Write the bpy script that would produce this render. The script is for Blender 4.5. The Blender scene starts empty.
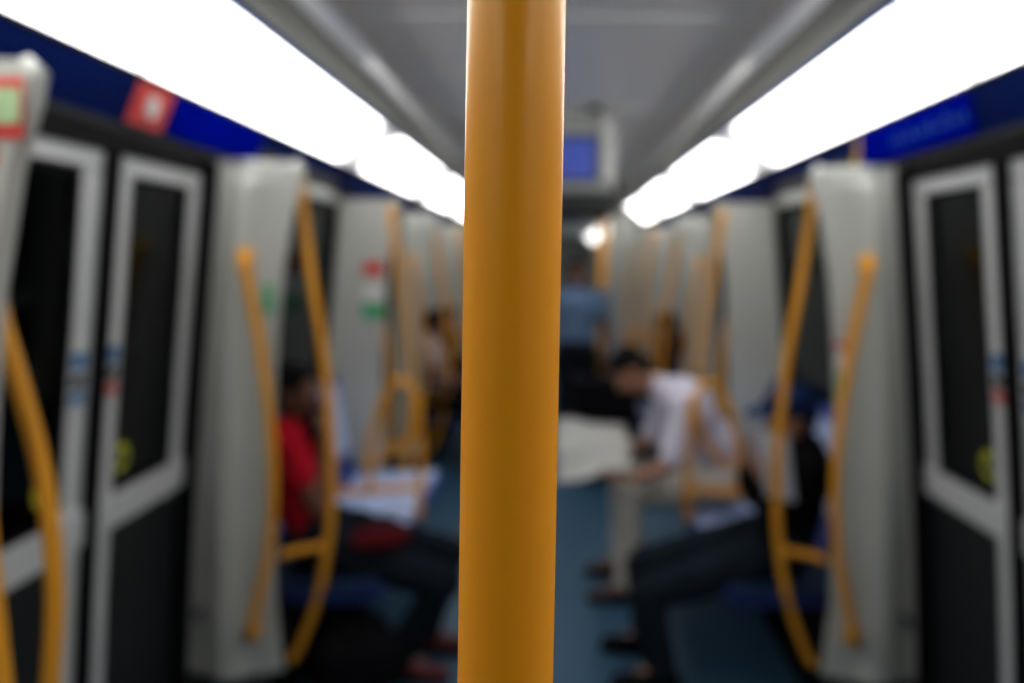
import bpy, bmesh, math, random
from mathutils import Vector, Matrix, noise
random.seed(7)
C = bpy.context.scene.collection
V = Vector
PI = math.pi

# ------------------------------------------------------------------ materials
MATS = {}
def mat(name, col, rough=.5, metal=0., var=.06, scale=6., coat=0., bump=0., bscale=40., stretch=None, spec=.5, emit=None):
    if name in MATS: return MATS[name]
    m = bpy.data.materials.new(name); m.use_nodes = True
    nt = m.node_tree; N = nt.nodes; L = nt.links
    b = N['Principled BSDF']
    b.inputs['Roughness'].default_value = rough
    b.inputs['Metallic'].default_value = metal
    b.inputs['Coat Weight'].default_value = coat
    b.inputs['Coat Roughness'].default_value = .08
    b.inputs['Specular IOR Level'].default_value = spec
    tc = N.new('ShaderNodeTexCoord'); mp = N.new('ShaderNodeMapping')
    if stretch: mp.inputs['Scale'].default_value = stretch
    L.new(tc.outputs['Object'], mp.inputs['Vector'])
    n = N.new('ShaderNodeTexNoise'); n.inputs['Scale'].default_value = scale; n.inputs['Detail'].default_value = 5
    L.new(mp.outputs['Vector'], n.inputs['Vector'])
    r = N.new('ShaderNodeMix'); r.data_type = 'RGBA'
    r.inputs['A'].default_value = (*[max(0, c*(1-var)) for c in col], 1)
    r.inputs['B'].default_value = (*[min(1, c*(1+var)) for c in col], 1)
    L.new(n.outputs['Fac'], r.inputs['Factor'])
    L.new(r.outputs['Result'], b.inputs['Base Color'])
    if emit:
        b.inputs['Emission Color'].default_value = (*col, 1); b.inputs['Emission Strength'].default_value = emit
    if bump:
        n2 = N.new('ShaderNodeTexNoise'); n2.inputs['Scale'].default_value = bscale
        L.new(mp.outputs['Vector'], n2.inputs['Vector'])
        bp = N.new('ShaderNodeBump'); bp.inputs['Strength'].default_value = bump; bp.inputs['Distance'].default_value = .01
        L.new(n2.outputs['Fac'], bp.inputs['Height']); L.new(bp.outputs['Normal'], b.inputs['Normal'])
    MATS[name] = m
    return m
def glass(name, tint, gl=.08):
    m = bpy.data.materials.new(name); m.use_nodes = True
    nt = m.node_tree; N = nt.nodes; L = nt.links
    N.remove(N['Principled BSDF']); out = N['Material Output']
    t = N.new('ShaderNodeBsdfTransparent'); t.inputs['Color'].default_value = (*tint, 1)
    g = N.new('ShaderNodeBsdfGlossy'); g.inputs['Roughness'].default_value = gl; g.inputs['Color'].default_value = (.75,.8,.82,1)
    f = N.new('ShaderNodeFresnel'); f.inputs['IOR'].default_value = 1.4
    x = N.new('ShaderNodeMixShader')
    L.new(f.outputs[0], x.inputs[0]); L.new(t.outputs[0], x.inputs[1]); L.new(g.outputs[0], x.inputs[2])
    L.new(x.outputs[0], out.inputs['Surface'])
    return m
M_orange = mat('orange_enamel', (.88,.365,.008), .38, var=.05, scale=30, coat=.10)
M_rail = mat('yellow_orange_enamel', (.80,.37,.028), .5, var=.05, coat=.1, spec=.3)
M_wall = mat('wall_panel_grey', (.41,.425,.395), .45, var=.04)
M_screen = mat('screen_white', (.49,.50,.465), .42, var=.05, scale=3)
M_alu = mat('door_frame_grey', (.60,.61,.61), .4, var=.06)
M_black = mat('black_rubber', (.006,.006,.007), .7, var=.2, spec=.1)
M_dark = mat('dark_panel', (.018,.021,.023), .5, var=.15, scale=3, spec=.3)
M_dgrey = mat('dark_grey_metal', (.06,.063,.066), .55, var=.1, spec=.25)
M_blue = mat('deep_blue_band', (.001,.010,.085), .7, var=.12, spec=.03)
M_blued = mat('blue_display_panel', (.0,.005,.24), .7, var=.12, spec=.0, emit=.13)
M_trimblue = mat('blue_trim', (.02,.12,.5), .4)
M_grey = mat('ceiling_edge_grey', (.55,.55,.50), .4, var=.05)
M_dline = mat('ceiling_groove_grey', (.13,.14,.13), .5, var=.05)
M_ceil = mat('ceiling_grey', (.93,.93,.935), .36, var=.07, scale=2.2, stretch=(1,1,1))
M_cove = mat('cove_glossy_white', (.97,.97,.97), .33, var=.03, metal=.5, scale=4, coat=.5, bump=.25, bscale=3)
M_strip = mat('ceiling_strip', (.97,.97,.97), .35)
M_floor = mat('blue_floor', (.035,.095,.16), .45, var=.16, scale=60, spec=.4)
M_seat = mat('seat_shell_blue', (.012,.045,.26), .35, var=.08, coat=.2)
M_pad = mat('seat_pad_glare_blue', (.50,.62,.90), .25, var=.1, scale=14, coat=.3)  # blue pad with the glare of the ceiling lights put into its colour
M_white = mat('sticker_white', (.7,.7,.68), .5)
M_red = mat('sticker_red', (.55,.03,.02), .5)
M_redl = mat('sign_red', (.62,.06,.05), .5)
M_green = mat('sticker_green', (.08,.42,.2), .5)
M_pgreen = mat('sticker_pale_green', (.40,.55,.32), .5, var=.35, scale=60)
M_lblue = mat('sticker_blue', (.06,.2,.42), .5)
M_yel = mat('sticker_yellow', (.62,.62,.03), .5)
M_steel = mat('brushed_steel', (.5,.5,.5), .35, metal=.8)
M_tunnel = mat('tunnel_concrete', (.02,.02,.02), .9, var=.4, scale=2)
M_glass = glass('tinted_glass', (.35,.38,.38))
M_vent = mat('vent_dark', (.07,.075,.075), .5)
M_skin = mat('skin_tan', (.36,.18,.11), .5, var=.1, scale=12)
M_skind = mat('skin_brown', (.15,.065,.04), .5, var=.1, scale=12)
M_hair = mat('hair_black', (.006,.005,.006), .7, var=.3, scale=60, bump=.5, bscale=90, spec=.1)
M_eyew = mat('eye_white', (.42,.40,.38), .4); M_lip = mat('lips', (.28,.09,.07), .5)
def cloth(n, c): return mat(n, c, .9, var=.12, scale=9, bump=.5, bscale=22, spec=.05)
def screen_mat():
    m = bpy.data.materials.new('monitor_blue_glow'); m.use_nodes = True
    N = m.node_tree.nodes; L = m.node_tree.links
    b = N['Principled BSDF']; b.inputs['Base Color'].default_value = (.01,.02,.1,1); b.inputs['Roughness'].default_value=.6
    tc = N.new('ShaderNodeTexCoord'); n = N.new('ShaderNodeTexNoise'); n.inputs['Scale'].default_value = 9
    r = N.new('ShaderNodeValToRGB'); r.color_ramp.elements[0].color = (.05,.09,.42,1); r.color_ramp.elements[1].color = (.13,.17,.55,1)
    L.new(tc.outputs['Object'], n.inputs['Vector']); L.new(n.outputs['Fac'], r.inputs[0])
    L.new(r.outputs[0], b.inputs['Emission Color']); b.inputs['Emission Strength'].default_value = .65
    return m
M_mon = screen_mat()
def light_mat(name, s, length=0., col=(1.,.985,.955), d0=.05, d1=.05):
    m = bpy.data.materials.new(name); m.use_nodes = True
    N = m.node_tree.nodes; L = m.node_tree.links
    b = N['Principled BSDF']; b.inputs['Base Color'].default_value = (.75,.77,.8,1)
    tc = N.new('ShaderNodeTexCoord'); n = N.new('ShaderNodeTexNoise'); n.inputs['Scale'].default_value = 1.5
    r = N.new('ShaderNodeValToRGB'); r.color_ramp.elements[0].color = (*[c*.85 for c in col],1); r.color_ramp.elements[1].color = (*col,1)
    L.new(tc.outputs['Object'], n.inputs['Vector']); L.new(n.outputs['Fac'], r.inputs[0])
    L.new(r.outputs[0], b.inputs['Emission Color']); b.inputs['Emission Strength'].default_value = s
    if length:
        sx = N.new('ShaderNodeSeparateXYZ'); L.new(tc.outputs['Object'], sx.inputs[0])
        mr = N.new('ShaderNodeMapRange'); mr.inputs['From Max'].default_value = length
        L.new(sx.outputs['Y'], mr.inputs['Value'])
        cr = N.new('ShaderNodeValToRGB'); e = cr.color_ramp.elements
        e[0].position = .0; e[0].color = (d0,d0,d0,1); e[1].position = 1.; e[1].color = (d1,d1,d1,1)
        for p,v in ((.08,min(1,d0*1.5)),(.15,1),(.85,1),(.92,min(1,d1*1.5))):
            q = e.new(p); q.color = (v,v,v,1)
        L.new(mr.outputs[0], cr.inputs[0])
        mu = N.new('ShaderNodeMath'); mu.operation = 'MULTIPLY'; mu.inputs[1].default_value = s
        L.new(cr.outputs[0], mu.inputs[0]); L.new(mu.outputs[0], b.inputs['Emission Strength'])
    return m
LS = 7.3
M_light2 = light_mat('light_diffuser_far', 3.)

# ------------------------------------------------------------------ object helpers
def put(name, bm, m, parent=None, org=None, smooth=False, mats=None):
    me = bpy.data.meshes.new(name)
    if parent is not None and org is None: org = parent.location.copy()
    if org is None: org = V((0,0,0))
    org = V(org)
    bmesh.ops.recalc_face_normals(bm, faces=bm.faces[:])
    if smooth:
        for f in bm.faces: f.smooth = True
    bmesh.ops.translate(bm, verts=bm.verts[:], vec=-org)
    bm.to_mesh(me); bm.free()
    for x in (mats or [m]): me.materials.append(x)
    o = bpy.data.objects.new(name, me); C.objects.link(o)
    if parent is None: o.location = org
    else: o.parent = parent
    return o
def sub(name, bm, m, parent, root_loc, smooth=False):      # sub-part: coordinates relative to the thing's base
    return put(name, bm, m, parent, V(root_loc), smooth)
def thing(name, loc, label, cat, group=None):
    o = bpy.data.objects.new(name, None); C.objects.link(o); o.location = loc
    o.empty_display_size = .1
    o['label'] = label; o['category'] = cat
    if group: o['group'] = group
    return o
def tag(o, label, cat, group=None):
    o['label'] = label; o['category'] = cat
    if group: o['group'] = group
    return o
def struct(o): o['kind'] = 'structure'; return o

def box(bm, lo, hi, bev=0.):
    lo, hi = [min(a,b) for a,b in zip(lo,hi)], [max(a,b) for a,b in zip(lo,hi)]
    r = bmesh.ops.create_cube(bm, size=1.)
    vs = r['verts']
    for v in vs:
        v.co = V([lo[i] + (v.co[i]+.5)*(hi[i]-lo[i]) for i in range(3)])
    if bev:
        es = list({e for v in vs for e in v.link_edges})
        bmesh.ops.bevel(bm, geom=es, offset=bev, segments=2, affect='EDGES', profile=.6)
    return vs
def ring_tube(bm, pts, rads, seg=12, cap=True):
    rings = []
    n = len(pts); prev = None
    for i, p in enumerate(pts):
        p = V(p)
        if i == 0: t = V(pts[1]) - p
        elif i == n-1: t = p - V(pts[-2])
        else: t = V(pts[i+1]) - V(pts[i-1])
        t.normalize()
        if prev is None:
            a = V((0,1,0)) if abs(t.y) < .9 else V((1,0,0))
        else: a = prev
        u = (a - t*a.dot(t)).normalized(); prev = u
        w = t.cross(u)
        r = rads[i] if isinstance(rads, (list,tuple)) else rads
        rings.append([bm.verts.new(p + (u*math.cos(2*PI*k/seg) + w*math.sin(2*PI*k/seg))*r) for k in range(seg)])
    for a, b in zip(rings, rings[1:]):
        for k in range(seg): bm.faces.new((a[k], a[(k+1)%seg], b[(k+1)%seg], b[k]))
    if cap:
        bm.faces.new(rings[0][::-1]); bm.faces.new(rings[-1])
def spline(ctrl, n=8):
    P = [V(p) for p in ctrl]; P = [P[0]*2-P[1]] + P + [P[-1]*2-P[-2]]
    out = []
    for i in range(1, len(P)-2):
        for k in range(n):
            t = k/n
            a,b,c,d = P[i-1:i+3]
            out.append(.5*((2*b) + (c-a)*t + (2*a-5*b+4*c-d)*t*t + (3*b-a-3*c+d)*t**3))
    out.append(P[-2]); return out
def ellipsoid(bm, c, r, R=None, seg=20, rings=14):
    res = bmesh.ops.create_uvsphere(bm, u_segments=seg, v_segments=rings, radius=1.)
    R = R or Matrix.Identity(3)
    for v in res['verts']:
        v.co = V(c) + R @ V((v.co.x*r[0], v.co.y*r[1], v.co.z*r[2]))
def capsule(bm, a, b, ra, rb, seg=12):
    a, b = V(a), V(b); t = (b-a); l = t.length
    if l < 1e-5: return
    t /= l; pts=[]; rad=[]
    for k in range(5):
        q = PI/2*(k/4); pts.append(a - t*ra*math.cos(q)); rad.append(max(ra*math.sin(q), ra*.05))
    for k in range(5):
        q = PI/2*(k/4); pts.append(b + t*rb*math.sin(q)); rad.append(max(rb*math.cos(q), rb*.05))
    ring_tube(bm, pts, rad, seg)
def prism(bm, poly, fn, t0, t1):       # polygon extruded between fn(p,t0) and fn(p,t1)
    a = [bm.verts.new(fn(p,t0)) for p in poly]; b = [bm.verts.new(fn(p,t1)) for p in poly]
    n = len(poly)
    bm.faces.new(a); bm.faces.new(b[::-1])
    for k in range(n): bm.faces.new((a[k], b[k], b[(k+1)%n], a[(k+1)%n]))
def disc(bm, c, u, w, r, n=20, th=.002):
    c=V(c); nn=V(u).cross(V(w)).normalized()*th
    a=[bm.verts.new(c+V(u)*r*math.cos(2*PI*k/n)+V(w)*r*math.sin(2*PI*k/n)) for k in range(n)]
    b=[bm.verts.new(v.co+nn) for v in a]
    bm.faces.new(a); bm.faces.new(b[::-1])
    for k in range(n): bm.faces.new((a[k], b[k], b[(k+1)%n], a[(k+1)%n]))

# ------------------------------------------------------------------ train car dimensions (metres)
EYE = 1.62
Y0, Y1 = -3.2, 11.0
def wx(z):           # half width of the car at height z
    if z > 1.95: return 1.25
    return 1.238 + .135*(1.95 - z)/1.95 + .016*math.sin(PI*z/1.95)
VEST = [(1.52,2.82),(4.60,6.00),(7.80,9.20)]
BAYS = [(2.82,4.60),(6.00,7.80),(9.20,11.0)]

# floor
bm = bmesh.new(); box(bm, (-1.45,Y0,-.06), (1.45,Y1,0)); struct(put('floor', bm, M_floor))

# ceiling centre with cross strips
bm = bmesh.new()
prof = [(-.66,2.43),(-.3,2.435),(0,2.44),(.3,2.435),(.66,2.43)]
ys = [Y0 + (8.3-Y0)*k/40 for k in range(41)]
g = [[bm.verts.new((x,y,z)) for x,z in prof] for y in ys]
for a,b in zip(g,g[1:]):
    for k in range(4): bm.faces.new((a[k],a[k+1],b[k+1],b[k]))
box(bm, (-.66,Y0,2.445),(.66,Y1,2.48))
ceiling = struct(put('ceiling', bm, M_ceil, smooth=False))
n = 0
for y in (-1.5,.6,2.68,4.3,6.0,7.6):
    bm = bmesh.new(); box(bm, (-.66,y-.035,2.420),(.66,y+.035,2.434), .003)
    put('ceiling_batten', bm, M_strip, ceiling, V((0,0,0)))
# dark ventilation unit by the far end
bm = bmesh.new(); box(bm, (-.68,8.3,2.14),(.68,Y1-.01,2.44), .01)
vu = put('ventilation_unit', bm, M_vent, None, (0,8.3,2.44))
tag(vu, 'long dark ventilation box on the ceiling at the far end of the car', 'vent')
bm = bmesh.new()
for k in range(12): box(bm, (-.6,8.285,2.17+k*.02),(.6,8.300,2.178+k*.02))
sub('grille', bm, M_dgrey, vu, (0,8.3,2.44))

# side profiles: grey edge, groove, glossy cove, blue line, blue band
def extr(name, prof, m, y0, y1, s, smooth=False, thick=.012, n=1):
    bm = bmesh.new()
    for (xa,za),(xb,zb) in zip(prof, prof[1:]):
        d = V((xb-xa,0,zb-za)); nn = V((-d.z,0,d.x)).normalized()*thick
        if nn.z < 0 and abs(nn.x) < abs(nn.z): nn = -nn
        if abs(nn.x) >= abs(nn.z) and nn.x < 0: nn = -nn
        poly = [(xa,za),(xb,zb),(xb+nn.x,zb+nn.z),(xa+nn.x,za+nn.z)]
        prism(bm, poly, lambda p,t: V((s*p[0], t, p[1])), y0, y1)
    return put(name, bm, m, smooth=False)
tn = 0
for s in (-1,1):
    for prof, m in (([(.660,2.438),(.690,2.432),(.714,2.418),(.731,2.398),(.742,2.374),(.748,2.348)], M_cove),
                    ([(.749,2.35),(.79,2.392)], M_dline),
                    ([(.79,2.395),(.855,2.375)], M_grey),
                    ([(.855,2.385),(.865,2.38)], M_dline),
                    ([(.865,2.372),(.93,2.358)], M_grey),
                    ([(.93,2.352),(.955,2.345)], M_trimblue),
                    ([(1.195,2.140),(1.215,2.125)], M_black)):
        tn += 1; struct(extr('trim_%d'%tn, prof, m, Y0, Y1, s))
    tn += 1; struct(extr('trim_%d'%tn, [(1.204,2.128),(1.228,2.06)], M_blue, Y0, Y1, s))
    for (a,b) in BAYS+[(Y0,1.52)]:
        tn += 1; struct(extr('trim_%d'%tn, [(1.226,2.06),(1.25,1.97)], M_dgrey, a, b, s))
    # header above the doors: blue panel, grey ledge and dark recess
    for (a,b) in VEST:
        b2 = b+.42
        tn += 1; struct(extr('trim_%d'%tn, [(1.198,2.128),(1.232,1.995)], M_blue, a-.12, b2, s))
        tn += 1; struct(extr('trim_%d'%tn, [(1.232,1.995),(1.222,1.965)], mat('ledge_dark',(.016,.017,.018),.7,spec=.05), a-.12, b2, s))
        tn += 1; struct(extr('trim_%d'%tn, [(1.222,1.966),(1.226,1.955)], M_black, a, b, s))
        tn += 1; struct(extr('trim_%d'%tn, [(1.224,1.954),(1.226,1.902)], M_black, a, b, s))
    # outer shell above the band
    tn += 1; struct(extr('trim_%d'%tn, [(.7,2.50),(1.3,2.47),(1.36,1.95)], M_dgrey, Y0, Y1, s, thick=.02))

# side walls with window and door openings
def wall(side, s):
    bm = bmesh.new()
    def piece(y0,y1,z0,z1,t=.05,off=0.):
        n = 6 if z1-z0 > .5 else 2
        zs=[z0+(z1-z0)*k/n for k in range(n+1)]
        poly=[(wx(z)+off,z) for z in zs]+[(wx(z)+t+off,z) for z in reversed(zs)]
        prism(bm, poly, lambda p,q: V((s*p[0],q,p[1])), y0,y1)
    for (a,b) in BAYS:
        piece(a,b,0,.95); piece(a,b,1.90,2.0)
        piece(a,a+.16,.95,1.90); piece(b-.16,b,.95,1.90)
    piece(Y0,1.52,0,2.0)
    for (a,b) in VEST:
        piece(a-.0,b,1.93,2.0,off=.05)
    return struct(put('wall_'+side, bm, M_wall))
wall('left',-1); wall('right',1)
nw = 0
for s in (-1,1):
    for (a,b) in BAYS:
        nw += 1
        bm = bmesh.new()
        def fr(y0,y1,z0,z1):
            prism(bm, [(wx(z0)-.012,z0),(wx(z1)-.012,z1),(wx(z1)+.03,z1),(wx(z0)+.03,z0)], lambda p,q: V((s*p[0],q,p[1])), y0,y1)
        fr(a+.13,b-.13,.93,.97); fr(a+.13,b-.13,1.88,1.92); fr(a+.13,a+.17,.97,1.88); fr(b-.17,b-.13,.97,1.88)
        fr(a+.13,b-.13,1.62,1.645)
        w = struct(put('window_%d'%nw, bm, M_black))
        bm = bmesh.new()
        prism(bm, [(wx(.96)+.015,.96),(wx(1.9)+.015,1.9),(wx(1.9)+.02,1.9),(wx(.96)+.02,.96)], lambda p,q: V((s*p[0],q,p[1])), a+.15,b-.15)
        put('pane', bm, M_glass, w, V((0,0,0)))
    bm = bmesh.new(); box(bm, (s*1.95,Y0,-.1),(s*2.0,28,2.8)); struct(put('wall_tunnel_'+('left' if s<0 else 'right'), bm, M_tunnel))

# rear wall (behind the photographer) and far-end portal
bm = bmesh.new(); box(bm, (-1.4,Y0-.06,0),(1.4,Y0,2.5)); struct(put('wall_back', bm, M_dgrey))
bm = bmesh.new()
for s in (-1,1): box(bm, (s*.72,Y1,0),(s*1.36,Y1+.05,2.5))
struct(put('wall_far', bm, M_wall))

# ------------------------------------------------------------------ doors
nd = 0
def leaf(s, y0, y1, seam_at):
    global nd; nd += 1
    o = -.012
    def P(p,q): return V((s*p[0],q,p[1]))
    def slab(bm, ya,yb,za,zb,i,j):
        n = 6 if zb-za>.4 else 1
        zs=[za+(zb-za)*k/n for k in range(n+1)]
        prism(bm, [(wx(z)+i,z) for z in zs]+[(wx(z)+j,z) for z in reversed(zs)], P, ya,yb)
    bm = bmesh.new()
    wside = .095
    slab(bm, y0,y1,1.855,1.905,o,o+.035); slab(bm, y0,y1,.865,.965,o-.012,o+.035); slab(bm,y0,y1,.02,.10,o,o+.035)
    (slab(bm, y1-wside,y1,.1,.865,o,o+.035) if seam_at=='hi' else slab(bm, y0,y0+wside,.1,.865,o,o+.035))
    slab(bm, y0,y0+wside,.965,1.85,o,o+.035); slab(bm, y1-wside,y1,.965,1.85,o,o+.035)
    d = struct(put('door_%d'%nd, bm, M_alu))
    Z0 = V((0,0,0))
    bm = bmesh.new(); slab(bm,y0+wside,y1-wside,.965,1.85,o+.012,o+.018); put('pane', bm, M_glass, d, Z0)
    bm = bmesh.new(); slab(bm,y0+(0 if seam_at=='hi' else wside),y1-(wside if seam_at=='hi' else 0),.10,.865,o+.008,o+.03); put('lower_panel', bm, M_dark, d, Z0)
    bm = bmesh.new()
    for (ya,yb,za,zb) in ((y0+wside,y0+wside+.014,.965,1.85),(y1-wside-.014,y1-wside,.965,1.85),(y0+wside,y1-wside,.965,.98),(y0+wside,y1-wside,1.835,1.85)):
        slab(bm,ya,yb,za,zb,o-.002,o+.012)
    put('window_gasket', bm, M_black, d, Z0)
    # rubber edge on the meeting side
    e = y1 if seam_at=='hi' else y0
    k = 1 if seam_at=='hi' else -1
    bm = bmesh.new(); slab(bm, min(e,e+k*.026), max(e,e+k*.026), .02,1.905,o-.02,o+.034); put('edge_seal', bm, M_black, d, Z0)
    # round yellow warning sticker on the glass by the seam, blue/white/red marks on the stile
    yc = e - k*(wside+.055); zc=1.06
    u=V((0,1,0)); w=(V((s*wx(zc+.1),0,zc+.1))-V((s*wx(zc),0,zc))).normalized()
    bm = bmesh.new(); disc(bm,(s*(wx(zc)+o+.010),yc,zc),u,w,.045); st=put('warning_sticker', bm, M_yel, d, Z0); st['label']='round yellow warning sticker'
    bm = bmesh.new(); disc(bm,(s*(wx(zc)+o+.006),yc,zc),u,w,.022); sub('symbol', bm, M_dark, st, Z0)
    ys = e - k*.05
    for j,(zz,hh,mm) in enumerate(((1.43,.035,M_white),(1.385,.045,M_lblue),(1.33,.035,M_dgrey),(1.285,.03,M_redl if seam_at=='lo' else M_lblue))):
        bm = bmesh.new(); slab(bm, ys-.03, ys+.03, zz-hh/2, zz+hh/2, o-.003, o)
        put('safety_sticker', bm, mm, d, Z0)
for s in (-1,1):
    for (a,b) in VEST:
        mid=(a+b)/2+.015
        leaf(s,a+.05,mid-.028,'hi'); leaf(s,mid+.028,b-.07,'lo')
        tn += 1
        bm = bmesh.new()
        for y0,y1 in ((a,a+.05),(b-.075,b-.03)):
            zs=[1.95*k/6 for k in range(7)]
            prism(bm,[(wx(z)-.05,z) for z in zs]+[(wx(z)+.02,z) for z in reversed(zs)],lambda p,q:V((s*p[0],q,p[1])),y0,y1)
        struct(put('trim_%d'%tn,bm,M_black))
        tn += 1
        bm = bmesh.new(); box(bm,(s*1.30,a,.0),(s*1.42,b,.018)); struct(put('trim_%d'%tn,bm,M_steel))

# ------------------------------------------------------------------ draught screens
side_w = {-1:'left', 1:'right'}
EDGE = [(.165,.985),(.20,1.0),(.45,1.022),(.8,1.025),(1.1,1.022),(1.35,1.01),(1.6,.988),(1.78,.952),(1.88,.920),(1.935,.908),(1.958,.935)]
def edge_x(z):
    for (a,xa),(b,xb) in zip(EDGE,EDGE[1:]):
        if z<=b: return xa+(xb-xa)*max(0,(z-a))/(b-a)
    return EDGE[-1][1]
def screen(s, y, fd, label, stickers=()):
    """fd = +1/-1: direction of the vestibule (the bulging face)."""
    t = thing('draught_screen',(s*1.1,y,0),label,'partition','draught screens beside the doors')
    o = t.location.copy()
    bm = bmesh.new(); n=16
    zs = [e[0] for e in EDGE[:2]]+[.3,.45,.6,.8,.95,1.1,1.2,1.35,1.5,1.6,1.7,1.78,1.84,1.88,1.91,1.935,1.958]
    G=[]
    for z in zs:
        xe, xo = edge_x(z), wx(z)-.001
        rf=[];rb=[]
        for k in range(n+1):
            u=k/n; x=xo+(xe-xo)*u
            bul=.014+.045*math.exp(-((u-.52)/.2)**2)*(1 if z<1.9 else .7) + .012*math.sin(PI*u)
            if u>.93: bul*=.75
            rf.append(bm.verts.new((s*x,y+fd*bul,z))); rb.append(bm.verts.new((s*x,y-fd*.022,z)))
        G.append((rf,rb))
    for (f0,b0),(f1,b1) in zip(G,G[1:]):
        for k in range(n):
            bm.faces.new((f0[k],f0[k+1],f1[k+1],f1[k])); bm.faces.new((b0[k],b1[k],b1[k+1],b0[k+1]))
        bm.faces.new((f0[n],b0[n],b1[n],f1[n])); bm.faces.new((f0[0],f1[0],b1[0],b0[0]))
    f,b=G[0]; [bm.faces.new((f[k],b[k],b[k+1],f[k+1])) for k in range(n)]
    f,b=G[-1]; [bm.faces.new((f[k],f[k+1],b[k+1],b[k])) for k in range(n)]
    put('panel', bm, M_screen, t, smooth=False)
    ob=t.children[0] if t.children else None
    # rounded rim along the free edge
    bm = bmesh.new()
    pts=[V((s*(edge_x(z)),y-fd*.002,z)) for z in [.165,.2,.45,.8,1.1,1.35,1.6,1.78,1.88,1.935,1.958]]
    ring_tube(bm, pts, .014, 10)
    put('edge_rim', bm, M_screen, t, smooth=True)
    # foot and latch
    bm = bmesh.new(); box(bm,(s*1.04,y-.02,0),(s*1.25,y+.02,.17),.004); put('foot', bm, M_dgrey, t)
    bm = bmesh.new(); ring_tube(bm,[(s*1.26,y+fd*.03,.40),(s*1.26,y+fd*.075,.40)],.014,10); put('latch', bm, M_dgrey, t)
    for (face, x, z, w, h, m, nm) in stickers:
        bm = bmesh.new()
        yy = y+fd*.078 if face=='v' else y-fd*.0245
        dy = .002*(1 if (face=='v')==(fd>0) else -1)
        box(bm,(x-w/2,yy,z-h/2),(x+w/2,yy+dy,z+h/2)); put(nm,bm,m,t)
    return t
def bow(s, pts, label, cat='handrail', group=None, r=.0165, mounts=(0,-1), mdir=None, arm=None):
    """pts: (absX, Y, Z)"""
    W=[V((s*p[0],p[1],p[2])) for p in pts]
    t = thing('handrail',(W[-1].x,W[-1].y,W[-1].z),label,cat,group)
    cur=spline(W,8)
    rr=[r*(1.0+.35*max(0,1-abs(i/(len(cur)-1))/.06)) for i in range(len(cur))]
    bm=bmesh.new(); ring_tube(bm,cur,rr,14); put('tube',bm,M_rail,t,smooth=True)
    for i in mounts:
        p=W[i]; d=V((0,mdir,0)) if mdir else V((s,0,0))
        bm=bmesh.new(); ring_tube(bm,[p-d*.005,p+d*.05],[.022,.026],14); put('mount',bm,M_rail,t,smooth=True)
    if arm:
        bm=bmesh.new(); ring_tube(bm,spline([V((s*a[0],a[1],a[2])) for a in arm],6),.015,12); put('arm',bm,M_rail,t,smooth=True)
    return t
A_SH=[(1.085,1.655),(1.035,1.40),(.995,1.10),(.985,.85),(1.005,.62),(1.07,.33)]
B_SH=[(.945,1.91),(.905,1.62),(.865,1.37),(.838,1.1),(.828,.85),(.84,.62),(.885,.38),(.965,.17)]
desc = {1.44:'nearest', 2.82:'first', 4.6:'second', 6.0:'third', 7.8:'fourth', 9.2:'fifth'}
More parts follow.
